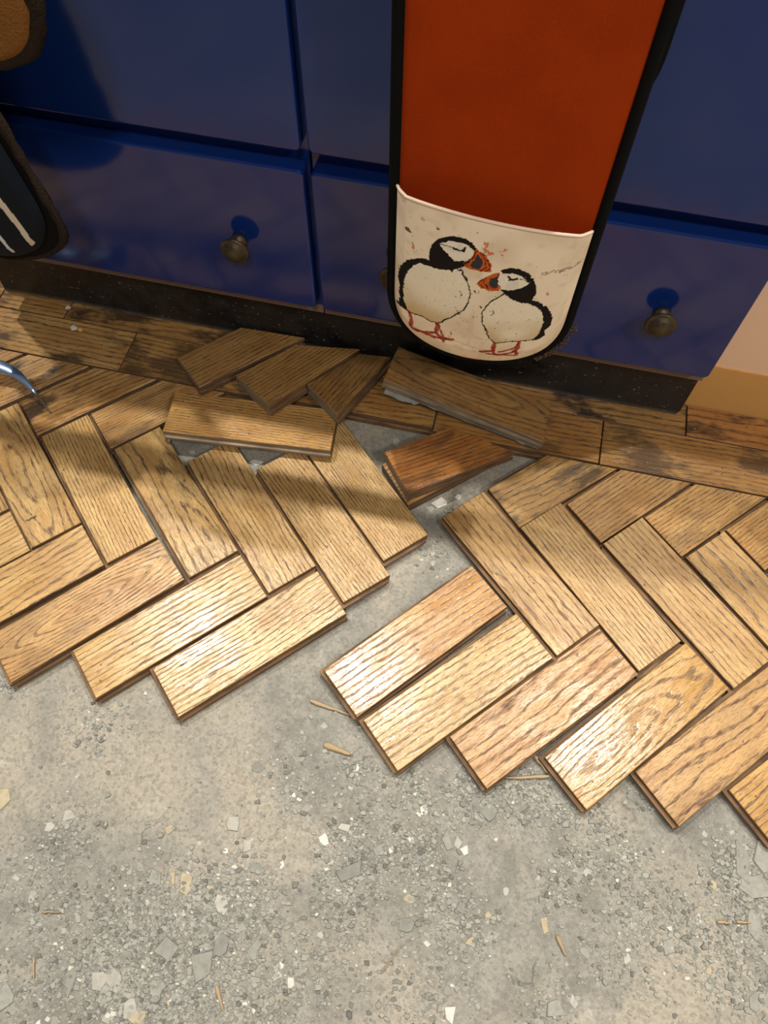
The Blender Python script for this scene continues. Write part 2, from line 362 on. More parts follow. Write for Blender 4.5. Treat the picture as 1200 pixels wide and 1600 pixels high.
# ------------------------------------------------------------------ laid oak blocks (parts of the floor)
L_, W_ = 0.2292, 0.0688
def oakprops(o, tint=(1, 1, 1), amp=1.5, ring=0.0, dens=170.0, stain=0.0, matt=0.0):
    o.color = (*tint, 1); o['amp'] = float(amp); o['ring'] = float(ring); o['dens'] = float(dens); o['stain'] = float(stain); o['matt'] = float(matt)
GOLD, PALE, PINK, DEEP, RED, GREY = (1, 1, 1), (1.08, 1.08, 1.05), (1.02, 0.90, 0.84), (0.70, 0.62, 0.52), (0.80, 0.52, 0.34), (0.78, 0.76, 0.74)
CLIPY = 0.5925
BL = [ # x, y, angle, tint, amp, ring, density, stain, matt, lift, clip
 (-.7960,.3990,136.1,GOLD,2,0,160,.3,0,0,0), (-.6878,.4020,136.1,GOLD,2,0,150,.3,0,0,0), (-.5864,.4038,136.4,GOLD,3.0,1,110,.2,.05,0,0),
 (-.4821,.4068,135.8,PALE,.7,0,190,.2,.1,0,0), (-.3737,.4107,136.4,GOLD,4.5,1,90,.3,.02,.0012,0), (-.2702,.4140,136.1,GOLD,2.5,0,120,.15,0,0,0),
 (-.1745,.4231,135.5,GOLD,.8,0,175,.1,.02,.0008,0), (-.1392,.4895,135.9,GOLD,.6,0,230,.0,.0,.0010,0),
 (-.7380,.2340,47.0,GOLD,2,0,150,.2,0,0,0), (-.6305,.2367,47.1,GOLD,1.5,0,140,.1,0,0,0), (-.5304,.2391,46.9,(1.02,.98,.88),3.2,0,90,.1,.05,0,0),
 (-.4223,.2409,48.0,(1,.92,.84),.9,1,210,.3,.08,.0015,0), (-.3158,.2452,46.7,PALE,1.2,0,120,.0,-.02,.0,0), (-.2138,.2456,46.5,PALE,3.2,0,150,.0,-.02,.0012,0),
 (-.0179,.2944,49.3,PINK,1.2,0,110,0,-.04,.0008,0), (.0437,.2452,47.7,PALE,2.2,0,110,0,-.02,0,0), (.1450,.2485,47.3,(1.0,.88,.80),2.6,0,75,.1,.08,.0008,0),
 (.2525,.2526,48.9,(1.04,1,.95),3.5,1,120,0,-.07,.0012,0), (.3556,.2567,47.0,(.98,.91,.86),3.5,0,60,.2,.10,.0012,0), (.4608,.2580,45.5,(1.02,.95,.8),2,0,110,0,.05,0,0),
 (.0889,.4124,137.8,(.98,.95,.92),1.6,0,90,.2,.06,.0012,0), (.1900,.4176,136.2,GOLD,1.5,0,160,.1,.04,0,0), (.2992,.4205,137.0,GOLD,2.0,0,110,.05,.06,.0008,0),
 (.4046,.4239,136.2,GOLD,3.5,0,70,.1,.04,0,0), (.5120,.4270,136.2,GOLD,2,0,120,.1,.04,0,0),
 (.1380,.5783,45.5,(.95,.9,.8),3.0,0,100,.8,.06,0,1), (.2430,.5814,46.5,(.9,.82,.72),1.5,0,150,.4,.10,0,1), (.3458,.5847,46.8,(.95,.88,.78),1.5,0,170,.4,.08,0,1),
 (.4528,.5887,45.8,(.9,.82,.74),1,0,190,.4,.08,0,1), (.5600,.5900,46.2,GOLD,1,0,190,.4,.08,0,1),
 (-.7550,.5620,46.0,(.95,.88,.82),2,0,130,.8,.05,0,1), (-.6480,.5650,45.8,(.95,.86,.78),2,0,130,1.0,.02,0,1), (-.5394,.5688,45.9,(.95,.84,.74),1.8,0,120,.9,.0,0,1), (-.4319,.5719,45.9,(.95,.86,.75),.8,0,200,.5,.02,0,1),
 (-.8620,.5590,46.0,GOLD,2,0,130,.6,.05,0,1), (-.9690,.5560,46.0,GOLD,2,0,130,.6,.05,0,1), (-.9040,.3960,136.1,GOLD,2,0,150,.3,0,0,0), (-.8455,.2310,47.0,GOLD,2,0,150,.2,0,0,0),
 (.6190,.4300,136.2,GOLD,2,0,140,.1,.04,0,0), (.7260,.4330,136.2,GOLD,3,1,110,.1,.04,0,0), (.5670,.2610,46.5,PALE,2,0,120,.1,.03,0,0), (.6730,.2640,46.5,GOLD,2,0,140,.1,.03,0,0), (.6670,.5920,46.2,GOLD,1,0,170,.4,.08,0,1),
]
laid = []
def rect_world(x, y, a, L=L_, W=W_):
    u = Vector((math.cos(a), math.sin(a))); v = Vector((-u.y, u.x)); c = Vector((x, y))
    return [c - u * L / 2 - v * W / 2, c + u * L / 2 - v * W / 2, c + u * L / 2 + v * W / 2, c - u * L / 2 + v * W / 2]
for x, y, a, tint, amp, ring, dens, stain, matt, lift, clip in BL:
    steep = a > 90; ar = math.radians(a)
    prof = ['g', 'g', 't', 't'] if steep else ['s', 'g', 't', 't']
    poly = rect_world(x, y, ar)
    if clip:
        cp, src = clip_half([(q.x, q.y) for q in poly], CLIPY)
        prof = ['p' if s_ < 0 else prof[s_] for s_ in src]; poly = [Vector(q) for q in cp]
    ca, sa = math.cos(-ar), math.sin(-ar)
    loc = [((q.x - x) * ca - (q.y - y) * sa, (q.x - x) * sa + (q.y - y) * ca) for q in poly]
    o = link('wood_block', block_mesh(loc, prof), ('oak', 'edge'), floor, (x, y, lift), (random.uniform(-.0035, .0035), random.uniform(-.002, .002), ar))
    oakprops(o, tint, amp, ring, dens, stain, matt); laid.append(poly)

# border boards running along the cabinets
def board(x0, x1, y0, y1, tint, amp, ring, dens, stain, lift=0.0, name='floorboard', dy=0.0):
    cx, cy = (x0 + x1) / 2, (y0 + y1) / 2; hx, hy = (x1 - x0) / 2 - .0006, (y1 - y0) / 2 - .0006
    o = link(name, block_mesh([(-hx, -hy), (hx, -hy), (hx, hy), (-hx, hy)], ['s', 'p', 'p', 'p'], name=name), ('oak', 'edge'), floor, (cx, cy, lift), (0, 0, dy))
    oakprops(o, tint, amp, ring, dens, min(1, stain * 1.5), 0.08)
B1, B2, B3 = (.80, .72, .62), (.74, .60, .45), (.72, .55, .38)
board(-1.05, -.760, .5945, .6690, B1, 1.5, 0, 150, .5)
board(-.7597, -.5280, .5945, .6690, (.92, .86, .78), 1.6, 0, 110, .6)
board(-.5277, -.2960, .5945, .6690, (.85, .74, .62), 1.2, 0, 120, .5, .0006)
board(-.2957, -.0590, .6010, .6690, (.80, .66, .48), 1.8, 0, 110, .4)
board(-.0580, .1750, .5950, .6690, (.76, .60, .42), 1.6, 0, 110, .4, .0008)
board(.1757, .4650, .5945, .6690, (.78, .66, .50), 1.2, 0, 130, .5)
board(.4657, .80, .5945, .6690, B2, 1.2, 0, 140, .6)
board(-1.05, -.7610, .6697, .7270, B1, 1.2, 0, 120, .5)
board(-.7604, -.6480, .6697, .7270, B1, 1.2, 0, 120, .5)
for k in range(4): board(-1.05, -.7610, .7276 + .0750 * k, .7276 + .0750 * k + .0745, GOLD, 1.2, 0, 120, .3)
board(-.6474, -.300, .6697, .7270, (.80, .72, .62), 1.2, 0, 90, .6)
board(-.2994, .0, .6697, .7270, B2, 1.4, 0, 110, .6)
board(.0006, .2900, .6697, .7265, (.78, .68, .54), 2.2, 0, 90, .7)
board(.2906, .80, .6697, .7240, (.86, .62, .44), 2.0, 0, 60, .7)

# ------------------------------------------------------------------ loose oak blocks
def loose(label, cs, prof, props, name='wood_block', thick=T, flatx=None):
    """cs: the four top corners in world space, the block hangs below that face"""
    P = [Vector(c) for c in cs]
    n = (P[1] - P[0]).cross(P[3] - P[0]).normalized()
    if n.z < 0: P = [P[0], P[3], P[2], P[1]]; prof = prof[::-1]; n = -n
    k = 0 if flatx is None else flatx
    ux = (P[(k + 1) % 4] - P[k]); ux = (ux - n * ux.dot(n)).normalized(); uy = n.cross(ux)
    c = sum(P, Vector()) / 4 - n * thick
    poly = [(q.x, q.y) for q in insetpoly([((q - c).dot(ux), (q - c).dot(uy)) for q in P], [-.0007] * 4)]
    o = link(name, block_mesh(poly, prof, thick), ('oak', 'edge', 'dusty'))
    for r_ in range(5):
        o.data.polygons[r_ * 4].material_index = 2
    o.matrix_world = Matrix(((ux.x, uy.x, n.x, c.x), (ux.y, uy.y, n.y, c.y), (ux.z, uy.z, n.z, c.z), (0, 0, 0, 1)))
    oakprops(o, *props); tag(o, label, 'wood block', 'lifted oak floor blocks')
    return o
# corners: 0 left, 1 back, 2 right, 3 front  ->  counter-clockwise seen from above is 0,3,2,1
def ccw(c): return [c[0], c[3], c[2], c[1]]
loose('shade-tinted mitred oak block lying against the black plinth, leftmost of the three slanting ones',
      ccw([(-.4417,.6208,.0415),(-.3701,.6979,.0405),(-.2709,.7010,.0398),(-.3921,.5764,.0415)]), ['p','g','p','t'], ((.72,.62,.5), 1.2, 0, 140, .2, .15), flatx=1)  # tint darkened to stand for shade, same oak as the laid blocks
loose('shade-tinted mitred oak block resting on the long golden block, middle of the three slanting ones',
      ccw([(-.3425,.5976,.0585),(-.2800,.6806,.0455),(-.1861,.6970,.0425),(-.2789,.5541,.0645)]), ['p','s','p','g'], ((.74,.63,.50), 1.4, 0, 150, .2, .15), flatx=1)  # shade put into the tint here too
loose('shade-tinted mitred oak block beside the end of the grey-edged one, rightmost of the three',
      ccw([(-.2414,.6072,.0570),(-.1870,.6885,.0422),(-.1400,.6950,.0385),(-.1849,.5628,.0628)]), ['p','s','p','g'], ((.68,.57,.43), 1.6, 0, 130, .4, .15), flatx=1)  # darker tint paints the shade over the stack
a4 = math.radians(5.6); u4 = Vector((math.cos(a4), math.sin(a4))); v4 = Vector((-u4.y, u4.x)); p4 = Vector((-.4165, .4945))
q4 = [p4, p4 + u4 * .2335, p4 + u4 * .2335 + v4 * .0695, p4 + v4 * .0695]
loose('long golden oak block lying crosswise on top of the laid herringbone',
      [(q4[0].x, q4[0].y, .0420), (q4[1].x, q4[1].y, .0415), (q4[2].x, q4[2].y, .0405), (q4[3].x, q4[3].y, .0405)], ['t','p','g','g'], ((.96,.84,.64), 1.3, 0, 200, .1, .0), flatx=0)
S5 = loose('long shade-tinted oak block with dirty grey edge, just below the hanging puffin glove',
      [(-.1389,.6326,.0645), (.0944,.5952,.0440), (.0981,.6617,.0425), (-.1314,.6980,.0620)], ['t','p','g','p'], ((.74,.62,.48), 3.0, 1, 110, .3, .2), flatx=0)  # shade is mixed into this block's tint, the oak is the same
loose('reddish striped oak block with mitred end propped over the hole in the herringbone',
      ccw([(-.1142,.5331,.0400),(-.0333,.5954,.0395),(.0597,.5730,.0395),(-.0694,.4758,.0410)]), ['p','g','p','t'], (RED, .8, 0, 150, .5, -.04), flatx=1)
loose('dull oak offcut lying in the hole underneath the reddish striped block',
      [(-.1165,.5262,.0195), (-.0672,.4700,.0195), (.0478,.5800,.0195), (-.0500,.5780,.0195)], ['p','p','p','p'], ((.72,.58,.42), 1.0, 0, 150, .4, .2), flatx=1)
# torn plaster still stuck under the near edge of the grey-edged block
b = MB()
A5, B5 = Vector((-.1389, .6326, .0445)), Vector((.0944, .5952, .0240)); d5 = (B5 - A5).normalized(); n5 = Vector((d5.y, -d5.x, 0)).normalized()
low = []; hi = []
for i in range(41):
    t = i / 40; base = A5.lerp(B5, .02 + .96 * t)
    wd = (.0035 + .004 * noise.noise(Vector((t * 14, 2, 0))) + (.004 if t < .22 else -.003)); wd = max(.0006, wd)
    hi.append(base - n5 * .003 + Vector((0, 0, .0055))); low.append(base + n5 * wd + Vector((0, 0, .0005)))
bot = [q - Vector((0, 0, .003)) + n5 * -.001 for q in low]
b.rings([[hi[i], low[i], bot[i], hi[i] - Vector((0, 0, .006))] for i in range(41)])
pl = link('plaster_crust', b.mesh('plaster_crust'), 'flake'); pl.parent = S5; pl.matrix_parent_inverse = S5.matrix_world.inverted()
pl['label'] = 'ragged pale plaster crust'

# ------------------------------------------------------------------ blue drawer cabinets
YF = 0.660
def rounded_rect(x0, x1, z0, z1, r, seg=6):
    out = []
    for cx, cz, a0 in ((x1 - r, z0 + r, -90), (x1 - r, z1 - r, 0), (x0 + r, z1 - r, 90), (x0 + r, z0 + r, 180)):
        for i in range(seg + 1):
            a = math.radians(a0 + 90 * i / seg); out.append((cx + r * math.cos(a), cz + r * math.sin(a)))
    return out
def front_mesh(w_, h_, depth=.0185, r=.007):
    b = MB(); R = []
    for ins, y in ((0, depth), (0, .003), (.0003, .0018), (.0011, .0007), (.0024, .0001), (.0034, 0)):
        R.append([(x, y, z) for x, z in rounded_rect(-w_ / 2 + ins, w_ / 2 - ins, -h_ / 2 + ins, h_ / 2 - ins, r - ins * .5)])
    b.rings(R, 0, False)
    return b.mesh('drawer')
def knob_mesh():
    prof = [(0, .0), (.0085, .0), (.0100, .002), (.0103, .0045), (.0092, .0068), (.0062, .0085), (.0055, .0110), (.0062, .0135), (.0120, .0160), (.0165, .0180),
            (.0178, .0198), (.0178, .0210), (.0166, .0222), (.0152, .0221), (.0140, .0228), (.0118, .0256), (.0085, .0280), (.0045, .0294), (0.0004, .0298)]
    b = MB(); n = 28
    b.rings([[(max(r, .0003) * math.cos(2 * PI * j / n), -y, max(r, .0003) * math.sin(2 * PI * j / n)) for j in range(n)] for r, y in prof], 0, True)
    return b.mesh('knob')
km = knob_mesh(); km.materials.append(M['bronze'])
def cabinet(x0, x1, label, hang):
    root = empty('drawer_cabinet', ((x0 + x1) / 2, YF, 0)); tag(root, label, 'cabinet'); cx = (x0 + x1) / 2; hw = (x1 - x0) / 2
    b = MB(); b.box(-hw + .0015, hw - .0015, .0195, .62, .139, .872); link('carcass', b.mesh('carcass'), 'blue', root)
    b = MB(); b.box(-hw + .001, hw - .001, .0200, .60, .1235, .139); o = link('bottom_panel', b.mesh('bottom_panel'), 'raw', root); o['label'] = 'bare pinkish grey bottom panel edge'
    for z0, z1 in ((.1512, .3585), (.3815, .862)):
        wd = x1 - x0 - .0075
        d = link('drawer', front_mesh(wd, z1 - z0), 'blue', root, (0, 0, (z0 + z1) / 2))
        for kx in (x0 + .1025, x1 - .0925):
            k = bpy.data.objects.new('knob', km); COL.objects.link(k); k.parent = d
            k.location = (kx - cx, 0, (.2485 - (z0 + z1) / 2) if z0 < .2 else .17); k['label'] = 'aged bronze round knob'
    return root
cabinet(-.2312, .2737, 'glossy blue drawer cabinet beside the cream wall, behind the orange glove', 1)
cabinet(-.7362, -.2313, 'glossy blue drawer cabinet at the left, behind the striped glove', 0)

b = MB(); 
pr = [(-.7585, .0190), (.2745, .0190), (.2775, .0300), (.2770, .1240), (-.7585, .1240)]
b.rings([[(x, .7020, z) for x, z in pr], [(x, .7200, z) for x, z in pr]])
pl = link('plinth_board', b.mesh('plinth_board'), 'plinth'); tag(pl, 'scuffed black plinth board under the blue drawers', 'plinth')
b = MB(); b.rings([rounded for rounded in [[(-.760, .662, .874), (.2790, .662, .874), (.2790, 1.335, .874), (-.760, 1.335, .874)], [(-.760, .658, .879), (.2790, .658, .879), (.2790, 1.335, .879), (-.760, 1.335, .879)], [(-.760, .658, .900), (.2790, .658, .900), (.2790, 1.335, .900), (-.760, 1.335, .900)], [(-.760, .661, .904), (.2790, .661, .904), (.2790, 1.335, .904), (-.760, 1.335, .904)]]])
tag(link('worktop', b.mesh('worktop'), 'top'), 'pale kitchen worktop on top of the blue drawer cabinets', 'worktop')

# rail the gloves hang from
rail = empty('towel_rail', (-.30, .598, .82)); tag(rail, 'chrome towel rail the oven gloves hang from, under the worktop edge', 'rail')
b = MB(); b.tube([(-.53, 0, 0), (.53, 0, 0)], .0125, 20); link('bar', b.mesh('bar'), 'chrome', rail)
for sx in (-.515, .515):
    b = MB(); b.tube([(sx, 0, 0), (sx, .0600, 0)], .006, 12); b.tube([(sx, .0555, 0), (sx, .0612, 0)], .014, 16); link('bracket', b.mesh('bracket'), 'chrome', rail)

# ------------------------------------------------------------------ oven gloves
def glove_path(y_front, zb, z_rail, y_back, zbb):
    pts = []
    n = 46
    for i in range(n + 1):
        t = (i / n) ** 1.35; pts.append((y_front, zb + (z_rail - zb) * t))
    yc, r = (y_front + y_back) / 2, (y_back - y_front) / 2
    for i in range(1, 12): a = PI * i / 12; pts.append((yc - r * math.cos(a), z_rail + r * math.sin(a)))
    m = 36
    for i in range(m + 1):
        t = 1 - (1 - i / m) ** 1.35; pts.append((y_back, z_rail - (z_rail - zbb) * t))
    return pts
def ribbon(root, xc, hw, pts, zb, zbb, thick, mat, bmat, rnd=.088, xback=0.0, br=.0058, tilt=None, lumpy=0.0):
    """padded strip folded over the rail, rounded at both ends, plus the binding tube round its edge"""
    Lr = [0]
    for i in range(1, len(pts)): Lr.append(Lr[-1] + math.hypot(pts[i][0] - pts[i - 1][0], pts[i][1] - pts[i - 1][1]))
    tot = Lr[-1]
    def hws(s):
        d = min(s, tot - s); t = min(max(d / rnd, 0), 1)
        return hw * max(0.02, (1 - (1 - t) ** 2.3)) ** (1 / 2.1)
    b = MB(); R = []; Ledge = []; Redge = []
    for i, (y, z) in enumerate(pts):
        a = pts[max(i - 1, 0)]; c = pts[min(i + 1, len(pts) - 1)]; d = Vector((0, c[0] - a[0], c[1] - a[1])).normalized()
        nn = Vector((0, -d.z, d.y)); h = hws(Lr[i]); f = Lr[i] / tot; x0 = xc + xback * max(0, min(1, (f - .45) * 10))
        ring = []
        for k in range(20):
            an = 2 * PI * k / 20; e = .45
            cx = math.copysign(abs(math.cos(an)) ** e, math.cos(an)); cy = math.copysign(abs(math.sin(an)) ** .8, math.sin(an))
            ring.append(Vector((x0 + cx * (h - .002), y, z)) + nn * (thick / 2 * cy))
        R.append(ring)
        Ledge.append(Vector((x0 - h, y, z))); Redge.append(Vector((x0 + h, y, z)))
    b.rings(R, 0, True); 
    sh = link('padded_strip', b.mesh('padded_strip'), mat, root)
    loop = [Ledge[0].lerp(Redge[0], t) for t in (.5,)] + Redge + [Redge[-1].lerp(Ledge[-1], .5)] + Ledge[::-1] + [Redge[0].lerp(Ledge[0], .5)]
    for i in range(len(loop)):
        q = loop[i]; loop[i] = q + Vector((0, 0, -.0015 if q.z < zb + .01 else 0))
    bb = MB(); rr = [((br * (1.25 + lumpy * noise.noise(q * 90)), br * (1.0 + lumpy * noise.noise(q * 70)))) for q in loop]
    bb.tube(loop, rr, 10); link('binding', bb.mesh('binding'), bmat, root)
    return sh

# --- raster of the print on the pocket, in pocket (u, v) space
PRINT = {"polys":{"bodyL":[[-0.828,0.553],[-0.672,0.64],[-0.431,0.669],[-0.271,0.701],[-0.178,0.656],[-0.106,0.575],[-0.116,0.491],[-0.163,0.427],[-0.28,0.363],[-0.422,0.274],[-0.525,0.25],[-0.633,0.252],[-0.766,0.213],[-0.871,0.229],[-0.881,0.33],[-0.874,0.441]],"blackL1":[[-0.495,0.806],[-0.425,0.77],[-0.375,0.751],[-0.314,0.736],[-0.213,0.753],[-0.201,0.723],[-0.271,0.701],[-0.326,0.682],[-0.333,0.66],[-0.371,0.671],[-0.465,0.653],[-0.561,0.644],[-0.672,0.636],[-0.762,0.592],[-0.818,0.529],[-0.866,0.435],[-0.874,0.336],[-0.865,0.252],[-0.816,0.213],[-0.791,0.196],[-0.889,0.176],[-0.972,0.079],[-0.917,0.221],[-0.938,0.237],[-0.924,0.314],[-0.957,0.355],[-0.925,0.477],[-0.856,0.577],[-0.766,0.636],[-0.674,0.669],[-0.598,0.683],[-0.607,0.729],[-0.581,0.782],[-0.528,0.822],[-0.44,0.858],[-0.355,0.875],[-0.243,0.88],[-0.161,0.863],[-0.107,0.838],[-0.121,0.824],[-0.202,0.846],[-0.304,0.85],[-0.404,0.837]],"faceL":[[-0.49,0.804],[-0.392,0.838],[-0.282,0.852],[-0.19,0.844],[-0.128,0.823],[-0.148,0.791],[-0.205,0.762],[-0.257,0.743],[-0.314,0.738],[-0.375,0.753],[-0.439,0.774]],"beakL":[[-0.121,0.837],[-0.028,0.826],[0.036,0.796],[0.074,0.762],[0.07,0.723],[0.004,0.715],[-0.111,0.714],[-0.205,0.715],[-0.222,0.742],[-0.171,0.766],[-0.134,0.802]],"beakdL":[[-0.086,0.809],[-0.035,0.788],[-0.021,0.757],[-0.056,0.726],[-0.13,0.724],[-0.158,0.739],[-0.114,0.774]],"bodyR":[[0.251,0.585],[0.352,0.559],[0.543,0.532],[0.657,0.494],[0.739,0.401],[0.763,0.31],[0.741,0.209],[0.602,0.219],[0.41,0.224],[0.265,0.21],[0.142,0.299],[0.063,0.377],[0.063,0.46],[0.128,0.529]],"blackR1":[[0.166,0.743],[0.237,0.764],[0.346,0.771],[0.441,0.752],[0.523,0.711],[0.582,0.653],[0.586,0.598],[0.566,0.56],[0.65,0.54],[0.763,0.468],[0.838,0.374],[0.841,0.289],[0.793,0.261],[0.816,0.21],[0.757,0.193],[0.683,0.214],[0.749,0.255],[0.755,0.341],[0.727,0.422],[0.657,0.494],[0.556,0.531],[0.448,0.544],[0.339,0.563],[0.314,0.586],[0.286,0.584],[0.269,0.601],[0.205,0.619],[0.26,0.629],[0.352,0.626],[0.434,0.65],[0.496,0.679],[0.407,0.723],[0.29,0.736],[0.205,0.728]],"faceR":[[0.205,0.725],[0.29,0.737],[0.407,0.723],[0.496,0.679],[0.434,0.65],[0.352,0.626],[0.261,0.626],[0.188,0.666]],"beakR":[[-0.054,0.632],[-0.006,0.673],[0.074,0.707],[0.163,0.732],[0.163,0.678],[0.203,0.611],[0.106,0.605],[-0.003,0.611]],"beakdR":[[0.087,0.686],[0.146,0.703],[0.174,0.665],[0.174,0.626],[0.116,0.631],[0.064,0.651]]},"lines":[[1.6666666666666667,"k",[[-0.305,0.695],[-0.232,0.688],[-0.178,0.656],[-0.106,0.575],[-0.116,0.491],[-0.163,0.427],[-0.278,0.358],[-0.422,0.271],[-0.525,0.25],[-0.633,0.252],[-0.766,0.213],[-0.889,0.176]]],[1.3333333333333333,"k",[[-0.253,0.704],[-0.188,0.648],[-0.122,0.602]]],[1.6666666666666667,"k",[[0.269,0.601],[0.188,0.565],[0.111,0.52],[0.063,0.46],[0.063,0.377],[0.139,0.307],[0.193,0.248],[0.266,0.207],[0.411,0.223],[0.602,0.219],[0.732,0.201]]],[2.6666666666666665,"k",[[-0.345,0.811],[-0.293,0.803],[-0.245,0.808],[-0.23,0.825]]],[1.0,"k",[[-0.49,0.804],[-0.41,0.812],[-0.339,0.805]]],[2.6666666666666665,"k",[[0.27,0.711],[0.287,0.696],[0.328,0.696],[0.357,0.709]]],[1.0,"k",[[0.357,0.709],[0.425,0.702],[0.49,0.679]]],[1.0,"k",[[-0.028,0.824],[0.034,0.784],[0.058,0.747],[0.026,0.721]]],[1.0,"k",[[-0.069,0.827],[0.008,0.78],[0.014,0.742],[-0.032,0.721]]],[1.6666666666666667,"k",[[-0.103,0.826],[-0.13,0.786],[-0.173,0.758],[-0.21,0.74],[-0.172,0.732]]],[1.0,"k",[[0.035,0.689],[0.01,0.655],[0.081,0.614]]],[1.0,"k",[[-0.006,0.67],[-0.027,0.64],[0.031,0.615]]],[1.3333333333333333,"k",[[0.162,0.721],[0.154,0.69],[0.18,0.652],[0.222,0.619]]],[3.0,"r",[[-0.792,0.205],[-0.763,0.158],[-0.772,0.073],[-0.623,0.117],[-0.446,0.138],[-0.247,0.172]]],[3.0,"r",[[-0.44,0.26],[-0.45,0.18],[-0.348,0.134]]],[2.3333333333333335,"r",[[-0.45,0.18],[-0.596,0.126],[-0.763,0.068]]],[1.6666666666666667,"r",[[-0.433,0.262],[-0.353,0.156]]],[3.0,"r",[[0.267,0.204],[0.26,0.14],[0.121,0.121]]],[2.6666666666666665,"r",[[0.26,0.14],[0.308,0.094],[0.49,0.116],[0.542,0.147],[0.549,0.217]]],[2.0,"r",[[0.531,0.146],[0.556,0.071],[0.423,0.092],[0.189,0.103]]],[1.6666666666666667,"r",[[0.539,0.215],[0.514,0.16],[0.339,0.128]]],[1.3333333333333333,"g",[[-0.273,0.176],[-0.03,0.155],[0.181,0.141]]],[3.3333333333333335,"o",[[-0.022,0.882],[-0.032,0.856],[0.023,0.822],[0.011,0.806],[0.047,0.833]]],[2.0,"o",[[0.179,0.867],[0.138,0.845],[0.195,0.823]]],[4.666666666666667,"k2",[[-0.853,0.8],[-0.832,0.795]]],[2.6666666666666665,"g",[[-0.701,0.911],[-0.682,0.909]]],[2.3333333333333335,"o",[[-0.783,0.731],[-0.772,0.699],[-0.751,0.699]]],[2.0,"o",[[0.703,0.605],[0.724,0.574]]],[3.3333333333333335,"g2",[[0.618,0.741],[0.697,0.76],[0.782,0.754]]],[4.666666666666667,"g2",[[0.782,0.754],[0.849,0.77],[0.944,0.77]]],[1.6666666666666667,"k",[[-0.066,0.584],[-0.055,0.573]]],[2.0,"k",[[0.02,0.486],[0.031,0.478]]],[2.0,"o",[[-0.278,0.194],[-0.266,0.225]]],[2.0,"k2",[[-0.527,0.891],[-0.522,0.887]]],[1.0,"k",[[0.169,0.471],[0.198,0.449],[0.165,0.438]]],[1.0,"k",[[-0.229,0.561],[-0.202,0.545],[-0.214,0.527]]],[1.0,"k",[[-0.238,0.414],[-0.197,0.405],[-0.206,0.386]]]]}
XC, HW, ZB, YG = -.0225, .095, .214, .578
def pocket_grid(U, Vv, xc, hw, zb, yg, ztop, bulge):
    zbt = zb + .004 + .088 * (1 - np.power(np.clip(1 - np.abs(U) ** 2.1, 0, 1), 1 / 2.3))
    # lower edge follows the rounded end
    zl = zb + .004 + .088 * (1 - np.power(1 - np.abs(U) ** 2.1 * .999, 1 / 2.3))
    Z = zl + (ztop(U) - zl) * Vv
    X = xc + U * (hw - .004)
    B = .008 + bulge * np.power(np.clip(1 - U * U, 0, 1), .8) * Vv ** 1.5 + .006 * np.sin(np.pi * Vv) * (1 - U * U)
    E = np.sqrt(np.clip((1 - np.abs(U)) / .12, 0, 1)) * np.sqrt(np.clip(Vv / .12, 0, 1))
    return X, yg - .0078 - B * E, Z
def smooth_noise(nv, nu, cells, seed):
    r = np.random.default_rng(seed); g = r.random((cells + 2, cells + 2))
    yy = np.linspace(0, cells, nv); xx = np.linspace(0, cells, nu); yi = yy.astype(int); xi = xx.astype(int)
    fy = yy - yi; fx = xx - xi; fy = fy * fy * (3 - 2 * fy); fx = fx * fx * (3 - 2 * fx)
    a = g[np.ix_(yi, xi)]; b_ = g[np.ix_(yi, xi + 1)]; c = g[np.ix_(yi + 1, xi)]; d = g[np.ix_(yi + 1, xi + 1)]
    fx = fx[None, :]; fy = fy[:, None]
    return (a * (1 - fx) + b_ * fx) * (1 - fy) + (c * (1 - fx) + d * fx) * fy
def pocket(root, nu, nv, xc, hw, zb, yg, ztop, bulge, color, name='pocket', hem='satin'):
    u = np.linspace(-1, 1, nu); v = np.linspace(0, 1, nv); U, Vv = np.meshgrid(u, v)
    X, Y, Z = pocket_grid(U, Vv, xc, hw, zb, yg, ztop, bulge)
    co = np.stack([X, Y, Z], -1).reshape(-1, 3)
    i = np.arange(nu * nv).reshape(nv, nu)
    f = np.stack([i[:-1, :-1], i[:-1, 1:], i[1:, 1:], i[1:, :-1]], -1).reshape(-1, 4)
    me = bpy.data.meshes.new(name); me.vertices.add(len(co)); me.vertices.foreach_set('co', co.astype(np.float32).ravel())
    me.loops.add(f.size); me.loops.foreach_set('vertex_index', f.ravel().astype(np.int32))
    me.polygons.add(len(f)); me.polygons.foreach_set('loop_start', np.arange(0, f.size, 4, dtype=np.int32))
    me.polygons.foreach_set('use_smooth', np.ones(len(f), dtype=bool)); me.update(calc_edges=True)
    ca = me.color_attributes.new('print', 'FLOAT_COLOR', 'POINT')
    col = np.ones((nu * nv, 4), dtype=np.float32); col[:, :3] = color(U, Vv).reshape(-1, 3); ca.data.foreach_set('color', col.ravel())
    o = link(name, me, 'print', root)
    b = MB(); tp = [(float(X[-1, k]), float(Y[-1, k]), float(Z[-1, k])) for k in range(0, nu, max(1, nu // 60))]
    b.tube(tp, .0016, 8); link('hem', b.mesh('hem'), hem, o)
    return o
def inside(px, py, poly):
    r = np.zeros(px.shape, bool); n = len(poly)
    for i in range(n):
        x1, y1 = poly[i]; x2, y2 = poly[(i + 1) % n]
        if y1 == y2: continue
        c = ((y1 > py) != (y2 > py)) & (px < (x2 - x1) * (py - y1) / (y2 - y1) + x1); r ^= c
    return r
def segdist(px, py, a, b_):
    dx, dy = b_[0] - a[0], b_[1] - a[1]; l2 = dx * dx + dy * dy + 1e-12
    t = np.clip(((px - a[0]) * dx + (py - a[1]) * dy) / l2, 0, 1)
    return np.hypot(px - a[0] - t * dx, py - a[1] - t * dy)
AU, AV = .091, .205       # metres per unit of u and v, for even brush widths
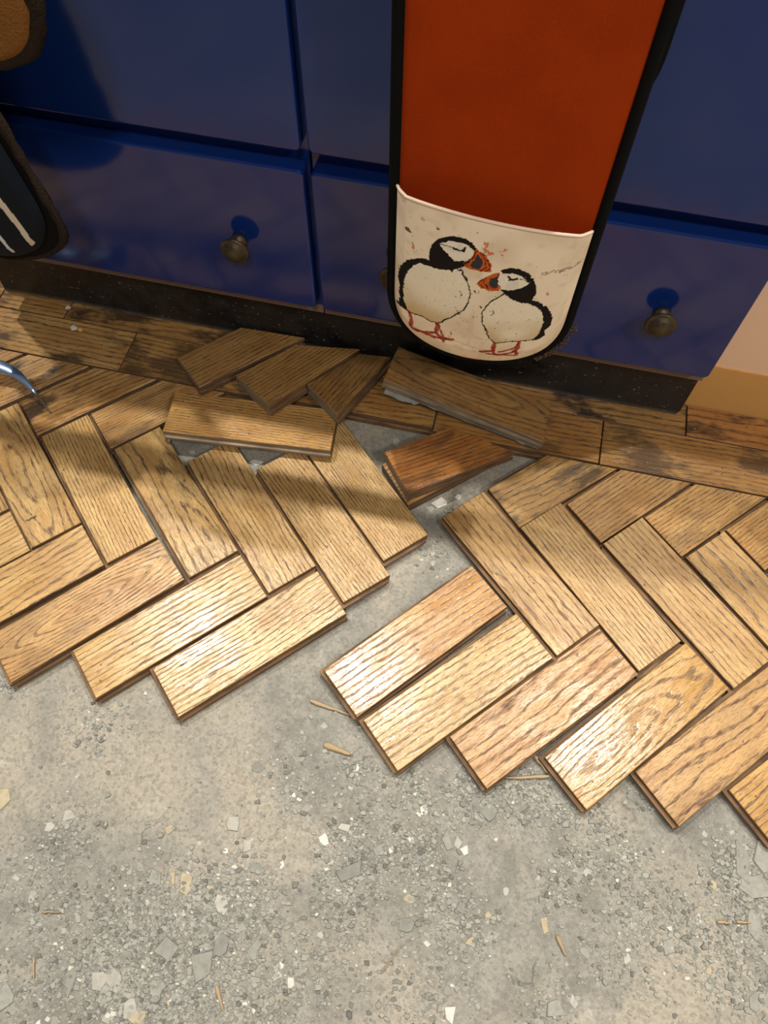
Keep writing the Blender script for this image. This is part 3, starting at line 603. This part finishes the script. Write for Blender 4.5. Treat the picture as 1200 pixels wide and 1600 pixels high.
def bird_print(U, Vv):
    nv, nu = U.shape
    n1 = smooth_noise(nv, nu, 60, 1) - .5; n2 = smooth_noise(nv, nu, 60, 2) - .5; n3 = smooth_noise(nv, nu, 150, 3) - .5
    big = smooth_noise(nv, nu, 7, 4); med = smooth_noise(nv, nu, 25, 5); fine = smooth_noise(nv, nu, 180, 6)
    px, py = U * AU + n1 * .0016 + n3 * .0012, Vv * AV + n2 * .0016 + n3 * .0010
    C = np.empty((nv, nu, 3)); C[:] = (.92, .78, .59)
    def lay(mask, c, k=1.0):
        m = (np.clip(mask, 0, 1) * k)[..., None]; C[:] = C * (1 - m) + np.array(c) * m
    lay(np.clip((big - .45) * 2, 0, 1), (.60, .44, .28), .45)
    lay(np.clip((med - .62) * 3, 0, 1), (.48, .36, .22), .25)
    P = {k: [(a * AU, b_ * AV) for a, b_ in l] for k, l in PRINT['polys'].items()}
    for k in ('bodyL', 'bodyR'):
        m = inside(px, py, P[k]); lay(m.astype(float), (.90, .81, .63))
        lo = min(q[1] for q in P[k]); h = max(q[1] for q in P[k]) - lo
        lay(m * np.clip(1.2 - (py - lo) / (h * .45), 0, 1) * np.clip(big * 2.2 - .3, 0, 1), (.55, .36, .12), .8)
        lay(m * (fine > .90), (.30, .27, .20), .5)
    for k in ('blackL1', 'blackR1'): lay(inside(px, py, P[k]).astype(float), (.012, .010, .010))
    for k in ('faceL', 'faceR'):
        m = inside(px, py, P[k]); lay(m.astype(float), (.88, .80, .66)); lay(m * np.clip((med - .6) * 5, 0, 1), (.45, .42, .38), .25)
    for k in ('beakL', 'beakR'):
        m = inside(px, py, P[k]); lay(m.astype(float), (.60, .115, .02)); lay(m * (med > .55), (.42, .05, .01), .6)
    for k in ('beakdL', 'beakdR'): lay(inside(px, py, P[k]).astype(float), (.035, .045, .05))
    cols = dict(k=(.012, .010, .012), k2=(.05, .04, .03), r=(.36, .035, .015), g=(.30, .20, .13), g2=(.20, .14, .085), o=(.60, .13, .035))
    ks = dict(k=1, k2=.9, r=.92, g=.5, g2=.6, o=.8)
    for w_, c, pts in PRINT['lines']:
        wd = w_ * .00046; wd = wd * (1.7 if c == 'r' else 1.35 if c == 'o' else 1)
        if c == 'g2': wd *= 1.3
        d = np.full(U.shape, 9.0)
        pp = [(a * AU, b_ * AV) for a, b_ in pts]
        for a, b_ in zip(pp[:-1], pp[1:]): d = np.minimum(d, segdist(px, py, a, b_))
        m = np.clip((wd - d) / .0005 + .5, 0, 1)
        if c in ('g2', 'o'): m = m * (smooth_noise(nv, nu, 90, 11) > .38)
        lay(m, cols[c], ks[c])
        if c == 'r': lay(np.clip((wd * .35 - d) / .0004 + .5, 0, 1) * (n1 > .15), (.06, .01, .01), .8)
    r = np.random.default_rng(5)
    for _ in range(120):        # ink spatter
        a, b_ = r.uniform(-.95, .95), r.uniform(.05, .95)
        if r.random() < .6: a, b_ = r.normal(.03, .28), r.normal(.28, .16)
        rad = r.uniform(.0003, .0009); m = np.clip((rad - np.hypot(U * AU - a * AU, Vv * AV - b_ * AV)) / .0003 + .5, 0, 1)
        lay(m, cols['o'] if r.random() < .3 else cols['k2'], .75)
    return C
ZT = lambda u: .4275 - .0065 * u + .004 * (1 - u * u)
g1 = empty('oven_glove', (0, 0, 0))
tag(g1, 'long rust-orange double oven glove with a cream pocket printed with two puffins', 'oven glove', 'oven gloves on the rail')
ribbon(g1, XC, HW, glove_path(YG, ZB, .82, .618, .47), ZB, .47, .013, 'orange', 'black', xback=.0085, br=.0056)
pocket(g1, 400, 440, XC, HW, ZB, YG, ZT, .016, bird_print)
# frayed towelling that shows along the lower right edge
b = MB()
for i in range(150):
    a = math.radians(random.uniform(-52, -8)); x = XC + (HW + .008) * math.cos(a) ** .75; z = ZB + .088 + .093 * math.sin(a)
    c = Vector((x + random.uniform(-.002, .004), YG + random.uniform(-.004, .004), z + random.uniform(-.003, .002))); r = random.uniform(.0007, .0017)
    ring = []
    for zz, rr in ((-1, .35), (-.4, .95), (.4, .95), (1, .35)):
        ring.append([(c.x + r * rr * math.cos(2 * PI * k / 6), c.y + r * rr * math.sin(2 * PI * k / 6), c.z + r * zz) for k in range(6)])
    b.rings(ring, 0, True)
fr = link('frayed_edge', b.mesh('frayed_edge'), 'fray', g1); fr['kind'] = 'stuff'

def stripes(U, Vv):
    C = np.empty((*U.shape, 3)); C[:] = (.006, .010, .016)
    for k, (c0, w_) in enumerate(((-.86, .04), (-.50, .028), (-.12, .04), (.26, .028), (.64, .042))):
        cc = c0 + .035 * np.sin(Vv * 5 + .6) + .05 * (Vv - .5) ; m = (np.abs(U - cc) < w_) & (Vv < .86) & (Vv > .06)
        C[m] = (.62, .55, .44) if k % 2 == 0 else (.62, .64, .66)
    return C
g2 = empty('oven_glove', (-.594, 0, .30)); g2.rotation_euler = (0, math.radians(-7), 0)
tag(g2, 'dark navy oven glove with white stripes hanging at the left edge', 'oven glove', 'oven gloves on the rail')
GX = 0.0
g2z = lambda P_: [(y, z - .30) for y, z in P_]
ribbon(g2, GX, .097, g2z( glove_path(.578, .242, .82, .618, .52)), -.058, .22, .013, 'black', 'darkterry', br=.0042, lumpy=.7, rnd=.055)
pocket(g2, 200, 160, GX, .095, -.056, .578, lambda u: .115 + 0 * u, .010, stripes, hem='black')

# brown towelling glove hanging askew in front
g3 = empty('oven_glove', (-.471, .535, .606)); g3.rotation_euler = (0, math.radians(-11), 0)
tag(g3, 'brown fluffy towelling oven glove with a dark edge, cut by the top left corner', 'oven glove', 'oven gloves on the rail')
def mitt_loop(n=60):
    out = []
    for i in range(n):
        a = 2 * PI * i / n; c, s_ = math.cos(a), math.sin(a)
        x = .078 * math.copysign(abs(c) ** .75, c); z = (.088 if s_ < 0 else .17) * math.copysign(abs(s_) ** .8, s_)
        out.append((x, z))
    return out
ml = mitt_loop(); b = MB(); R = []
for k, (sc, y) in enumerate(((.97, .010), (1, .004), (1, -.002), (.97, -.008), (.90, -.012), (.70, -.0145), (.4, -.0155), (.1, -.016))):
    R.append([(x * sc, y, z * sc) for x, z in ml])
b.rings(R, 0, True); link('padded_pad', b.mesh('padded_pad'), 'terry', g3)
lp = [Vector((x, 0, z)) for x, z in ml]; lp.append(lp[0]); b = MB()
b.tube(lp, [(.0085 * (1 + .35 * noise.noise(q * 80)), .0075 * (1 + .35 * noise.noise(q * 95))) for q in lp], 10); link('binding', b.mesh('binding'), 'darkterry', g3)
b = MB(); b.tube([(-.01, .0, .165), (-.010, .030, .195), (-.012, .042, .215), (-.014, .050, .234), (-.016, .063, .240), (-.018, .076, .234), (-.018, .084, .218), (-.016, .080, .195), (-.012, .03, .170), (-.01, .004, .160)], .003, 8); link('hanging_loop', b.mesh('hanging_loop'), 'black', g3)

# ------------------------------------------------------------------ steel pick at the left edge
pk = empty('hook_pick', (-.6671, .5583, T)); tag(pk, 'shiny blue-grey steel hook pick with dark tip lying at the left edge', 'hand tool')
b = MB()
cv = [(-.150, -.040, .030), (-.105, -.030, .031), (-.0750, -.0250, .031), (-.0504, -.0198, .0300), (-.0301, -.0152, .0298), (-.0094, -.0141, .0290), (.0039, -.0155, .0265), (.0185, -.0198, .0235), (.0315, -.0264, .0195), (.0428, -.0333, .0155), (.0500, -.0381, .0125)]
rad = [(.0115, .0085), (.0112, .0080), (.0112, .0076), (.0110, .0070), (.0106, .0062), (.0098, .0052), (.0086, .0044), (.0068, .0036), (.0048, .0028), (.0032, .0021), (.0018, .0015)]
b.tube(cv, rad, 14); link('curved_blade', b.mesh('curved_blade'), 'steel', pk)
b = MB(); b.tube([(.0495, -.0378, .0127), (.0590, -.0444, .0085), (.0690, -.0515, .0048), (.0775, -.0573, .0010)], [.0014, .0012, .0009, .0004], 8)
o = link('thin_tip', b.mesh('thin_tip'), 'tip', pk); o['label'] = 'thin dark needle tip'

# ------------------------------------------------------------------ debris
def flake_mesh(w_, h_, t, seed, name):
    r = random.Random(seed); n = r.randint(4, 6); a0 = r.random() * 6; poly = []
    for i in range(n):
        a = a0 + 2 * PI * (i + r.uniform(-.36, .36)) / n; k = r.uniform(.78, 1.25)
        poly.append((w_ / 2 * k * math.cos(a), h_ / 2 * k * math.sin(a)))
    b = MB(); tz = r.uniform(-.12, .12)
    b.rings([[(x * .92, y * .92, 0) for x, y in poly], [(x, y, t * .35) for x, y in poly], [(x * .93, y * .93, t * (1 + tz * (x / w_))) for x, y in poly]])
    return b.mesh(name)
def inpoly(x, y, poly):
    r = False; n = len(poly)
    for i in range(n):
        x1, y1 = poly[i][0], poly[i][1]; x2, y2 = poly[(i + 1) % n][0], poly[(i + 1) % n][1]
        if (y1 > y) != (y2 > y) and x < (x2 - x1) * (y - y1) / (y2 - y1) + x1: r = not r
    return r
grown = [insetpoly(rect_world(x, y, math.radians(a)), [.004] * 4) for x, y, a, *_ in BL] + [[(-1.2, .59), (1, .59), (1, .9), (-1.2, .9)], [(-.12, .53), (-.07, .465), (.055, .58), (-.04, .60)]]
def blocked(x, y, m=0.0): return any(inpoly(x, y, g) for g in grown)
FL = [(-0.038, 0.028, 0.0325, 0.0271, 0), (-0.174, 0.045, 0.0163, 0.0186, 1), (-0.152, 0.027, 0.0098, 0.0186, 1), (-0.072, 0.052, 0.0114, 0.0153, 2), (-0.053, 0.069, 0.013, 0.0153, 1), (-0.161, -0.033, 0.0146, 0.0203, 1), (-0.205, -0.023, 0.0138, 0.0254, 3), (-0.222, -0.021, 0.0146, 0.0136, 3), (-0.353, 0.012, 0.0163, 0.0153, 1), (-0.37, -0.003, 0.0114, 0.0119, 1), (-0.434, 0.012, 0.0163, 0.0237, 3), (-0.12, 0.128, 0.0098, 0.0076, 0), (-0.166, 0.108, 0.0179, 0.0127, 0), (-0.243, -0.101, 0.022, 0.0169, 0), (-0.202, -0.086, 0.0228, 0.0254, 0), (-0.261, -0.125, 0.0163, 0.0203, 1), (-0.248, -0.121, 0.0195, 0.0153, 1), (-0.164, -0.089, 0.0244, 0.0288, 0), (-0.149, -0.071, 0.0163, 0.022, 0), (-0.289, -0.132, 0.013, 0.0271, 0), (-0.346, -0.16, 0.0179, 0.022, 0), (0.086, 0.125, 0.013, 0.022, 0), (0.102, 0.121, 0.0195, 0.0169, 0), (0.073, 0.083, 0.0098, 0.0153, 1), (0.082, 0.076, 0.0106, 0.0093, 2), (0.061, 0.083, 0.0146, 0.022, 0), (0.034, -0.009, 0.0211, 0.0136, 0), (0.005, 0.126, 0.0163, 0.0119, 0), (0.175, 0.023, 0.0098, 0.0169, 3), (0.131, 0.046, 0.0073, 0.011, 1), (0.204, 0.079, 0.0114, 0.0153, 0), (0.215, 0.083, 0.0081, 0.0119, 1), (0.348, 0.102, 0.0098, 0.0119, 3), (0.379, 0.133, 0.0179, 0.0424, 0), (0.399, 0.141, 0.0195, 0.0288, 0), (0.392, 0.109, 0.0325, 0.0288, 0), (0.392, 0.073, 0.0163, 0.0288, 0), (0.304, 0.034, 0.0163, 0.0186, 0), (0.092, -0.073, 0.0114, 0.0203, 2), (0.197, -0.049, 0.0195, 0.0169, 0), (0.213, -0.036, 0.0081, 0.0136, 1), (0.391, 0.002, 0.0114, 0.0169, 0), (-0.211, -0.147, 0.0195, 0.0136, 3), (-0.24, -0.126, 0.0114, 0.0153, 1), (-0.136, 0.008, 0.0146, 0.0119, 0), (-0.2, -0.122, 0.0114, 0.022, 0), (-0.239, -0.154, 0.013, 0.0119, 1), (-0.222, -0.143, 0.0146, 0.0186, 1), (-0.027, 0.496, 0.0211, 0.0153, 2), (-0.004, 0.51, 0.013, 0.0119, 2), (-0.038, 0.483, 0.013, 0.0085, 1), (-0.106, 0.579, 0.0114, 0.0153, 1), (-0.383, 0.496, 0.0114, 0.0068, 1), (-0.29, 0.501, 0.0163, 0.0085, 2), (-0.384, -0.058, 0.0081, 0.0085, 1), (-0.36, -0.071, 0.0081, 0.0119, 1), (-0.052, -0.037, 0.0065, 0.0085, 1), (-0.11, 0.017, 0.0065, 0.0085, 2), (-0.205, 0.018, 0.0057, 0.0059, 1), (-0.174, 0.017, 0.0065, 0.0068, 2), (-0.241, 0.024, 0.0089, 0.0102, 3)]
kinds = ('flake', 'pale', 'white', 'tan'); words = ('grey', 'pale grey', 'white', 'tan')
placed = []
DIST = {0: 'big flat grey screed flake alone in the middle of the bare concrete', 1: 'pale grey four-sided screed flake on clear concrete left of the middle',
        10: 'tan screed flake cut by the left edge of the picture', 12: 'flat grey slab below the nearest corner of the left herringbone',
        17: 'largest grey slab in the lower left rubble heap', 24: 'round white chip below the rubble under the right-hand blocks',
        33: 'long grey screed plate in the rubble at the right edge', 35: 'widest grey screed plate in the rubble at the right edge',
        38: 'white chip at the bottom edge right of the middle', 48: 'bright white plaster lump beside the propped reddish block',
        49: 'white plaster lump right of the brightest one by the propped reddish block', 28: 'pale tan chip on smooth concrete in the lower right half'}
def area_of(x, y):
    if y > .40: return 'in the hole between the lifted blocks'
    if y > .26: return 'in the channel between the two herringbone fields'
    col = 'far left' if x < -.30 else 'left' if x < -.17 else 'centre left' if x < -.04 else 'centre right' if x < .10 else 'right' if x < .27 else 'far right'
    row = 'bottom' if y < -.10 else 'lower' if y < -.03 else 'middle' if y < .05 else 'upper' if y < .13 else 'top'
    return 'on the bare concrete, %s %s part' % (row, col)
def put_flake(x, y, w_, h_, kind, seed, label=None, rz_=None):
    t = min(.0030, max(.0008, .13 * min(w_, h_)))
    me = flake_mesh(w_, h_, t, seed, 'screed_flake'); n = len(me.vertices) // 3
    o = link('screed_flake', me, kinds[kind], None, (x, y, ground(x, y) - .0003), (random.uniform(-.06, .06), random.uniform(-.06, .06), random.uniform(0, 6.28) if rz_ is None else rz_))
    m = max(w_, h_); size = 'big' if m > .015 else 'middling' if m > .0105 else 'small' if m > .0075 else 'tiny'
    shape = 'long narrow' if m > 1.45 * min(w_, h_) else {4: 'four-sided', 5: 'five-sided', 6: 'six-sided'}[n]
    flakes.append((o, label, '%s %s %s screed flake' % (size, shape, words[kind]), area_of(x, y), x, y))
    placed.append((x, y, m / 2))
flakes = []
for i, (x, y, w_, h_, kd) in enumerate(FL):
    if blocked(x, y): continue
    put_flake(x, y, w_ * 1.05, h_ * 1.05, kd, 100 + i, DIST.get(i), .2)
HEAPS = [(-0.211, -0.085, 0.089, 1.6), (-0.29, -0.115, 0.098, 0.8), (-0.237, -0.125, 0.049, 2.0), (-0.167, -0.051, 0.065, 1.3), (-0.135, -0.019, 0.049, 1.0), (-0.364, -0.046, 0.049, 0.5), (0.009, 0.126, 0.037, 1.4), (-0.051, 0.127, 0.033, 0.7), (0.081, 0.136, 0.037, 2.2), (0.137, 0.149, 0.041, 2.6), (0.022, 0.061, 0.049, 1.1), (-0.034, 0.055, 0.049, 1.0), (-0.038, 0.015, 0.049, 1.0), (0.058, 0.025, 0.041, 1.0), (0.202, 0.089, 0.028, 2.0), (0.249, 0.1, 0.033, 1.6), (0.184, 0.06, 0.028, 1.3), (0.372, 0.122, 0.041, 2.0), (0.392, 0.082, 0.041, 2.2), (0.333, 0.045, 0.041, 1.0), (0.373, 0.019, 0.041, 0.8), (0.305, 0.075, 0.049, 0.5), (0.096, 0.003, 0.037, 0.8), (-0.046, -0.059, 0.073, 0.5), (0.063, -0.068, 0.065, 0.5), (0.184, -0.047, 0.041, 0.5), (0.232, 0.136, 0.024, 1.5), (0.272, 0.18, 0.024, 0.8), (-0.481, 0.134, 0.024, 1.5), (-0.358, 0.115, 0.049, 0.5), (-0.349, 0.003, 0.049, 0.5), (-0.121, 0.104, 0.049, 0.6), (-0.05, 0.186, 0.033, 0.8), (-0.02, 0.424, 0.033, 0.6), (-0.015, 0.493, 0.02, 0.5), (0.181, 0.145, 0.024, 2.0), (-0.101, -0.106, 0.057, 1.0), (-0.174, -0.128, 0.049, 1.5), (0.263, 0.011, 0.049, 0.5), (0.273, 0.055, 0.049, 0.5)]
wts = np.array([h[2] ** 2 * h[3] for h in HEAPS]); wts /= wts.sum()
def sample(rng):
    h = HEAPS[rng.choice(len(HEAPS), p=wts)]; return h[0] + rng.normal() * h[2] * .46, h[1] + rng.normal() * h[2] * .46
tries = 0
while len(placed) < 296 and tries < 20000:
    tries += 1; x, y = sample(RNG)
    if not (-.46 < x < .47 and -.19 < y < .60): continue
    s_ = .0052 + RNG.exponential(.0024); s_ = min(s_, .017)
    if blocked(x, y) or blocked(x + s_ / 2, y) or blocked(x - s_ / 2, y) or blocked(x, y + s_ / 2): continue
    if any((x - a) ** 2 + (y - b_) ** 2 < (s_ / 2 + r) ** 2 * .85 for a, b_, r in placed): continue
    kd = int(RNG.choice(4, p=[.74, .17, .03, .06]))
    put_flake(x, y, s_ * RNG.uniform(.85, 1.25), s_ * RNG.uniform(.7, 1.05), kd, 1000 + tries)
# every flake gets a label of its own: look first, then its part of the concrete, then its order from the left
by = {}
for f in flakes:
    if f[1] is None: by.setdefault((f[2], f[3]), []).append(f)
    tag(f[0], f[1], 'stone chip', 'loose flakes ' + f[3])
ORD = ['leftmost', 'second from left', 'third from left', 'fourth from left', 'fifth from left', 'sixth from left', 'seventh from left', 'eighth from left', 'ninth from left', 'tenth from left']
for (look, ar), fs in by.items():
    fs.sort(key=lambda f: f[4])
    for i, f in enumerate(fs):
        f[0]['label'] = look + ' ' + ar + ('' if len(fs) == 1 else ', ' + (ORD[i] if i < len(fs) - 1 else 'rightmost'))
# everything smaller: one mass of grit
gv, gf, gc = [], [], []
def grit(x, y, s_, col, zoff=0.0):
    n = int(RNG.integers(4, 6)); a0 = RNG.random() * 6; z = ground(x, y) - .0002 + zoff; t = s_ * RNG.uniform(.14, .32); base = len(gv); ex = RNG.uniform(.6, 1)
    an = a0 + 2 * PI * (np.arange(n) + RNG.uniform(-.34, .34, n)) / n; k = RNG.uniform(.75, 1.25, n) * s_ / 2; sl = RNG.uniform(-.3, .3)
    cx = x + np.cos(an) * k; cy = y + np.sin(an) * k * ex
    for j in range(n): gv.append((cx[j], cy[j], z))
    for j in range(n): gv.append((x + (cx[j] - x) * .82, y + (cy[j] - y) * .82, z + t * (1 + sl * math.cos(an[j]))))
    for j in range(n): gf.append((base + j, base + (j + 1) % n, base + n + (j + 1) % n, base + n + j))
    gf.append(tuple(base + n + j for j in range(n)))
    gc.extend([col] * (2 * n))
cnt = 0; tries = 0
while cnt < 26000 and tries < 90000:
    tries += 1
    HP = RNG.random() < .80
    if HP: x, y = sample(RNG)
    else: x, y = RNG.uniform(-.5, .5), RNG.uniform(-.2, .56)
    if not (-.55 < x < .55 and -.25 < y < .59) or blocked(x, y): continue
    s_ = min(.0080, .0017 + RNG.exponential(.0018)) if HP else min(.004, .0009 + RNG.exponential(.0007)); b_ = RNG.uniform(.23, .37)
    if RNG.random() < .03: b_ = .55
    b_ = b_ * (.62 if RNG.random() < .22 else 1.0); yel = RNG.uniform(.84, .93); grit(x, y, s_, (b_, b_ * 1.0, b_ * yel, 1)); cnt += 1
gm = bpy.data.meshes.new('loose_grit'); gm.from_pydata(gv, [], gf); ca = gm.color_attributes.new('grit', 'FLOAT_COLOR', 'POINT')
ca.data.foreach_set('color', np.array(gc, dtype=np.float32).ravel())
tag(link('loose_grit', gm, 'grit'), 'fine loose grey grit and crumbs strewn over the bare concrete', 'grit', kind='stuff')
# small crumbs on the boards
gv, gf, gc = [], [], []
for _ in range(150):
    x, y = RNG.uniform(-.72, .42), RNG.uniform(.60, .70)
    if RNG.random() < .4: y = RNG.uniform(.25, .58)
    if y < .60 and not any(inpoly(x, y, g) for g in grown[:-2]): continue
    if -.46 < x < .11 and y > .46: continue
    b_ = RNG.uniform(.25, .65); grit(x, y, RNG.uniform(.001, .0022), (b_, b_ * .88, b_ * .7, 1), T + .0013 - ground(x, y))
gm = bpy.data.meshes.new('dust_crumbs'); gm.from_pydata(gv, [], gf); ca = gm.color_attributes.new('grit', 'FLOAT_COLOR', 'POINT')
ca.data.foreach_set('color', np.array(gc, dtype=np.float32).ravel())
tag(link('dust_crumbs', gm, 'grit'), 'tiny pale crumbs of plaster scattered on the oak boards', 'crumbs', kind='stuff')

def splinter(label, a, b_, wd, z=0.0012, th=.0014, name='wood_splinter', z2=None):
    a, b_ = Vector((*a, z)), Vector((*b_, z if z2 is None else z2)); m = MB(); R = []; d = (b_ - a).normalized(); n_ = Vector((-d.y, d.x, 0)).normalized(); up = Vector((0, 0, 1))
    rr = random.Random(label)
    for i in range(7):
        t = i / 6; c = a.lerp(b_, t) + n_ * rr.uniform(-.0004, .0004); w1 = wd * (1 - .65 * t + rr.uniform(-.12, .12)) / 2 * (.55 if i == 0 else 1)
        R.append([c - n_ * w1, c - n_ * w1 * .6 + up * th, c + n_ * w1 * .7 + up * th * .9, c + n_ * w1, c + n_ * w1 * .6 - up * th * .5, c - n_ * w1 * .6 - up * th * .5])
    m.rings(R); tag(link(name, m.mesh(name), 'splinter'), label, 'wood splinter', 'oak splinters'); 
splinter('long thin oak splinter poking under the left corner of the nearest pinkish block', (-.1271, .1955), (-.0770, .1895), .0055)
splinter('short thick oak splinter lying in the grit below the long thin one', (-.0973, .1500), (-.0655, .1455), .0095, th=.0025)
splinter('straight oak splinter lying in the gap below the right-hand blocks', (.1610, .1730), (.1137, .1600), .0050, .003)
splinter('short oak splinter standing across the end of the straight one', (.1420, .1915), (.1580, .1760), .0045, .005)
splinter('orange-brown splinter lying on the smooth concrete at the lower right', (.1891, .0168), (.1995, .0010), .0050)
splinter('tiny pale splinter above the lower left rubble heap', (-.3423, -.0819), (-.3239, -.0777), .0028)
splinter('thin yellow splinter at the left of the rubble heap', (-.3332, -.1220), (-.3250, -.1396), .0028)
splinter('reddish splinter at the bottom edge left of the middle', (-.1432, -.1040), (-.1290, -.1225), .0050)
splinter('needle-thin splinter upright on the concrete near the bottom middle', (.0180, -.0560), (.0330, -.0250), .0016)
splinter('pale splinter in the rubble at the right edge', (.3524, .0673), (.3660, .0690), .0040)
splinter('second pale splinter nearer the right edge of the picture', (.3720, .0720), (.3870, .0740), .0040)
splinter('small pale oak chip lying on the leftmost herringbone block', (-.5505, .3362), (-.5400, .3452), .0046, T + .0024, .0012)
def lump(name, label, x, y, z, s_, mat, seed):
    r = random.Random(seed); b = MB(); R = []
    for zz, k in ((0, .75), (.25, 1.0), (.6, .85), (.9, .45)):
        R.append([(s_ / 2 * k * r.uniform(.8, 1.2) * math.cos(2 * PI * j / 7), s_ / 2 * k * r.uniform(.7, 1.1) * math.sin(2 * PI * j / 7), s_ * .55 * zz) for j in range(7)])
    b.rings(R); tag(link(name, b.mesh(name), mat, None, (x, y, z)), label, 'plaster crumb', 'plaster crumbs on the boards')
lump('plaster_crumb', 'small white plaster crumb against the foot of the black plinth', -.6483, .6900, T, .0085, 'white', 1)
lump('plaster_crumb', 'white and reddish plaster crumb on the middle of the left border board', -.6230, .6540, T, .0110, 'white', 2)
lump('plaster_crumb', 'reddish brick crumb touching the white crumb on the left border board', -.6125, .6530, T, .0080, 'skirting', 3)
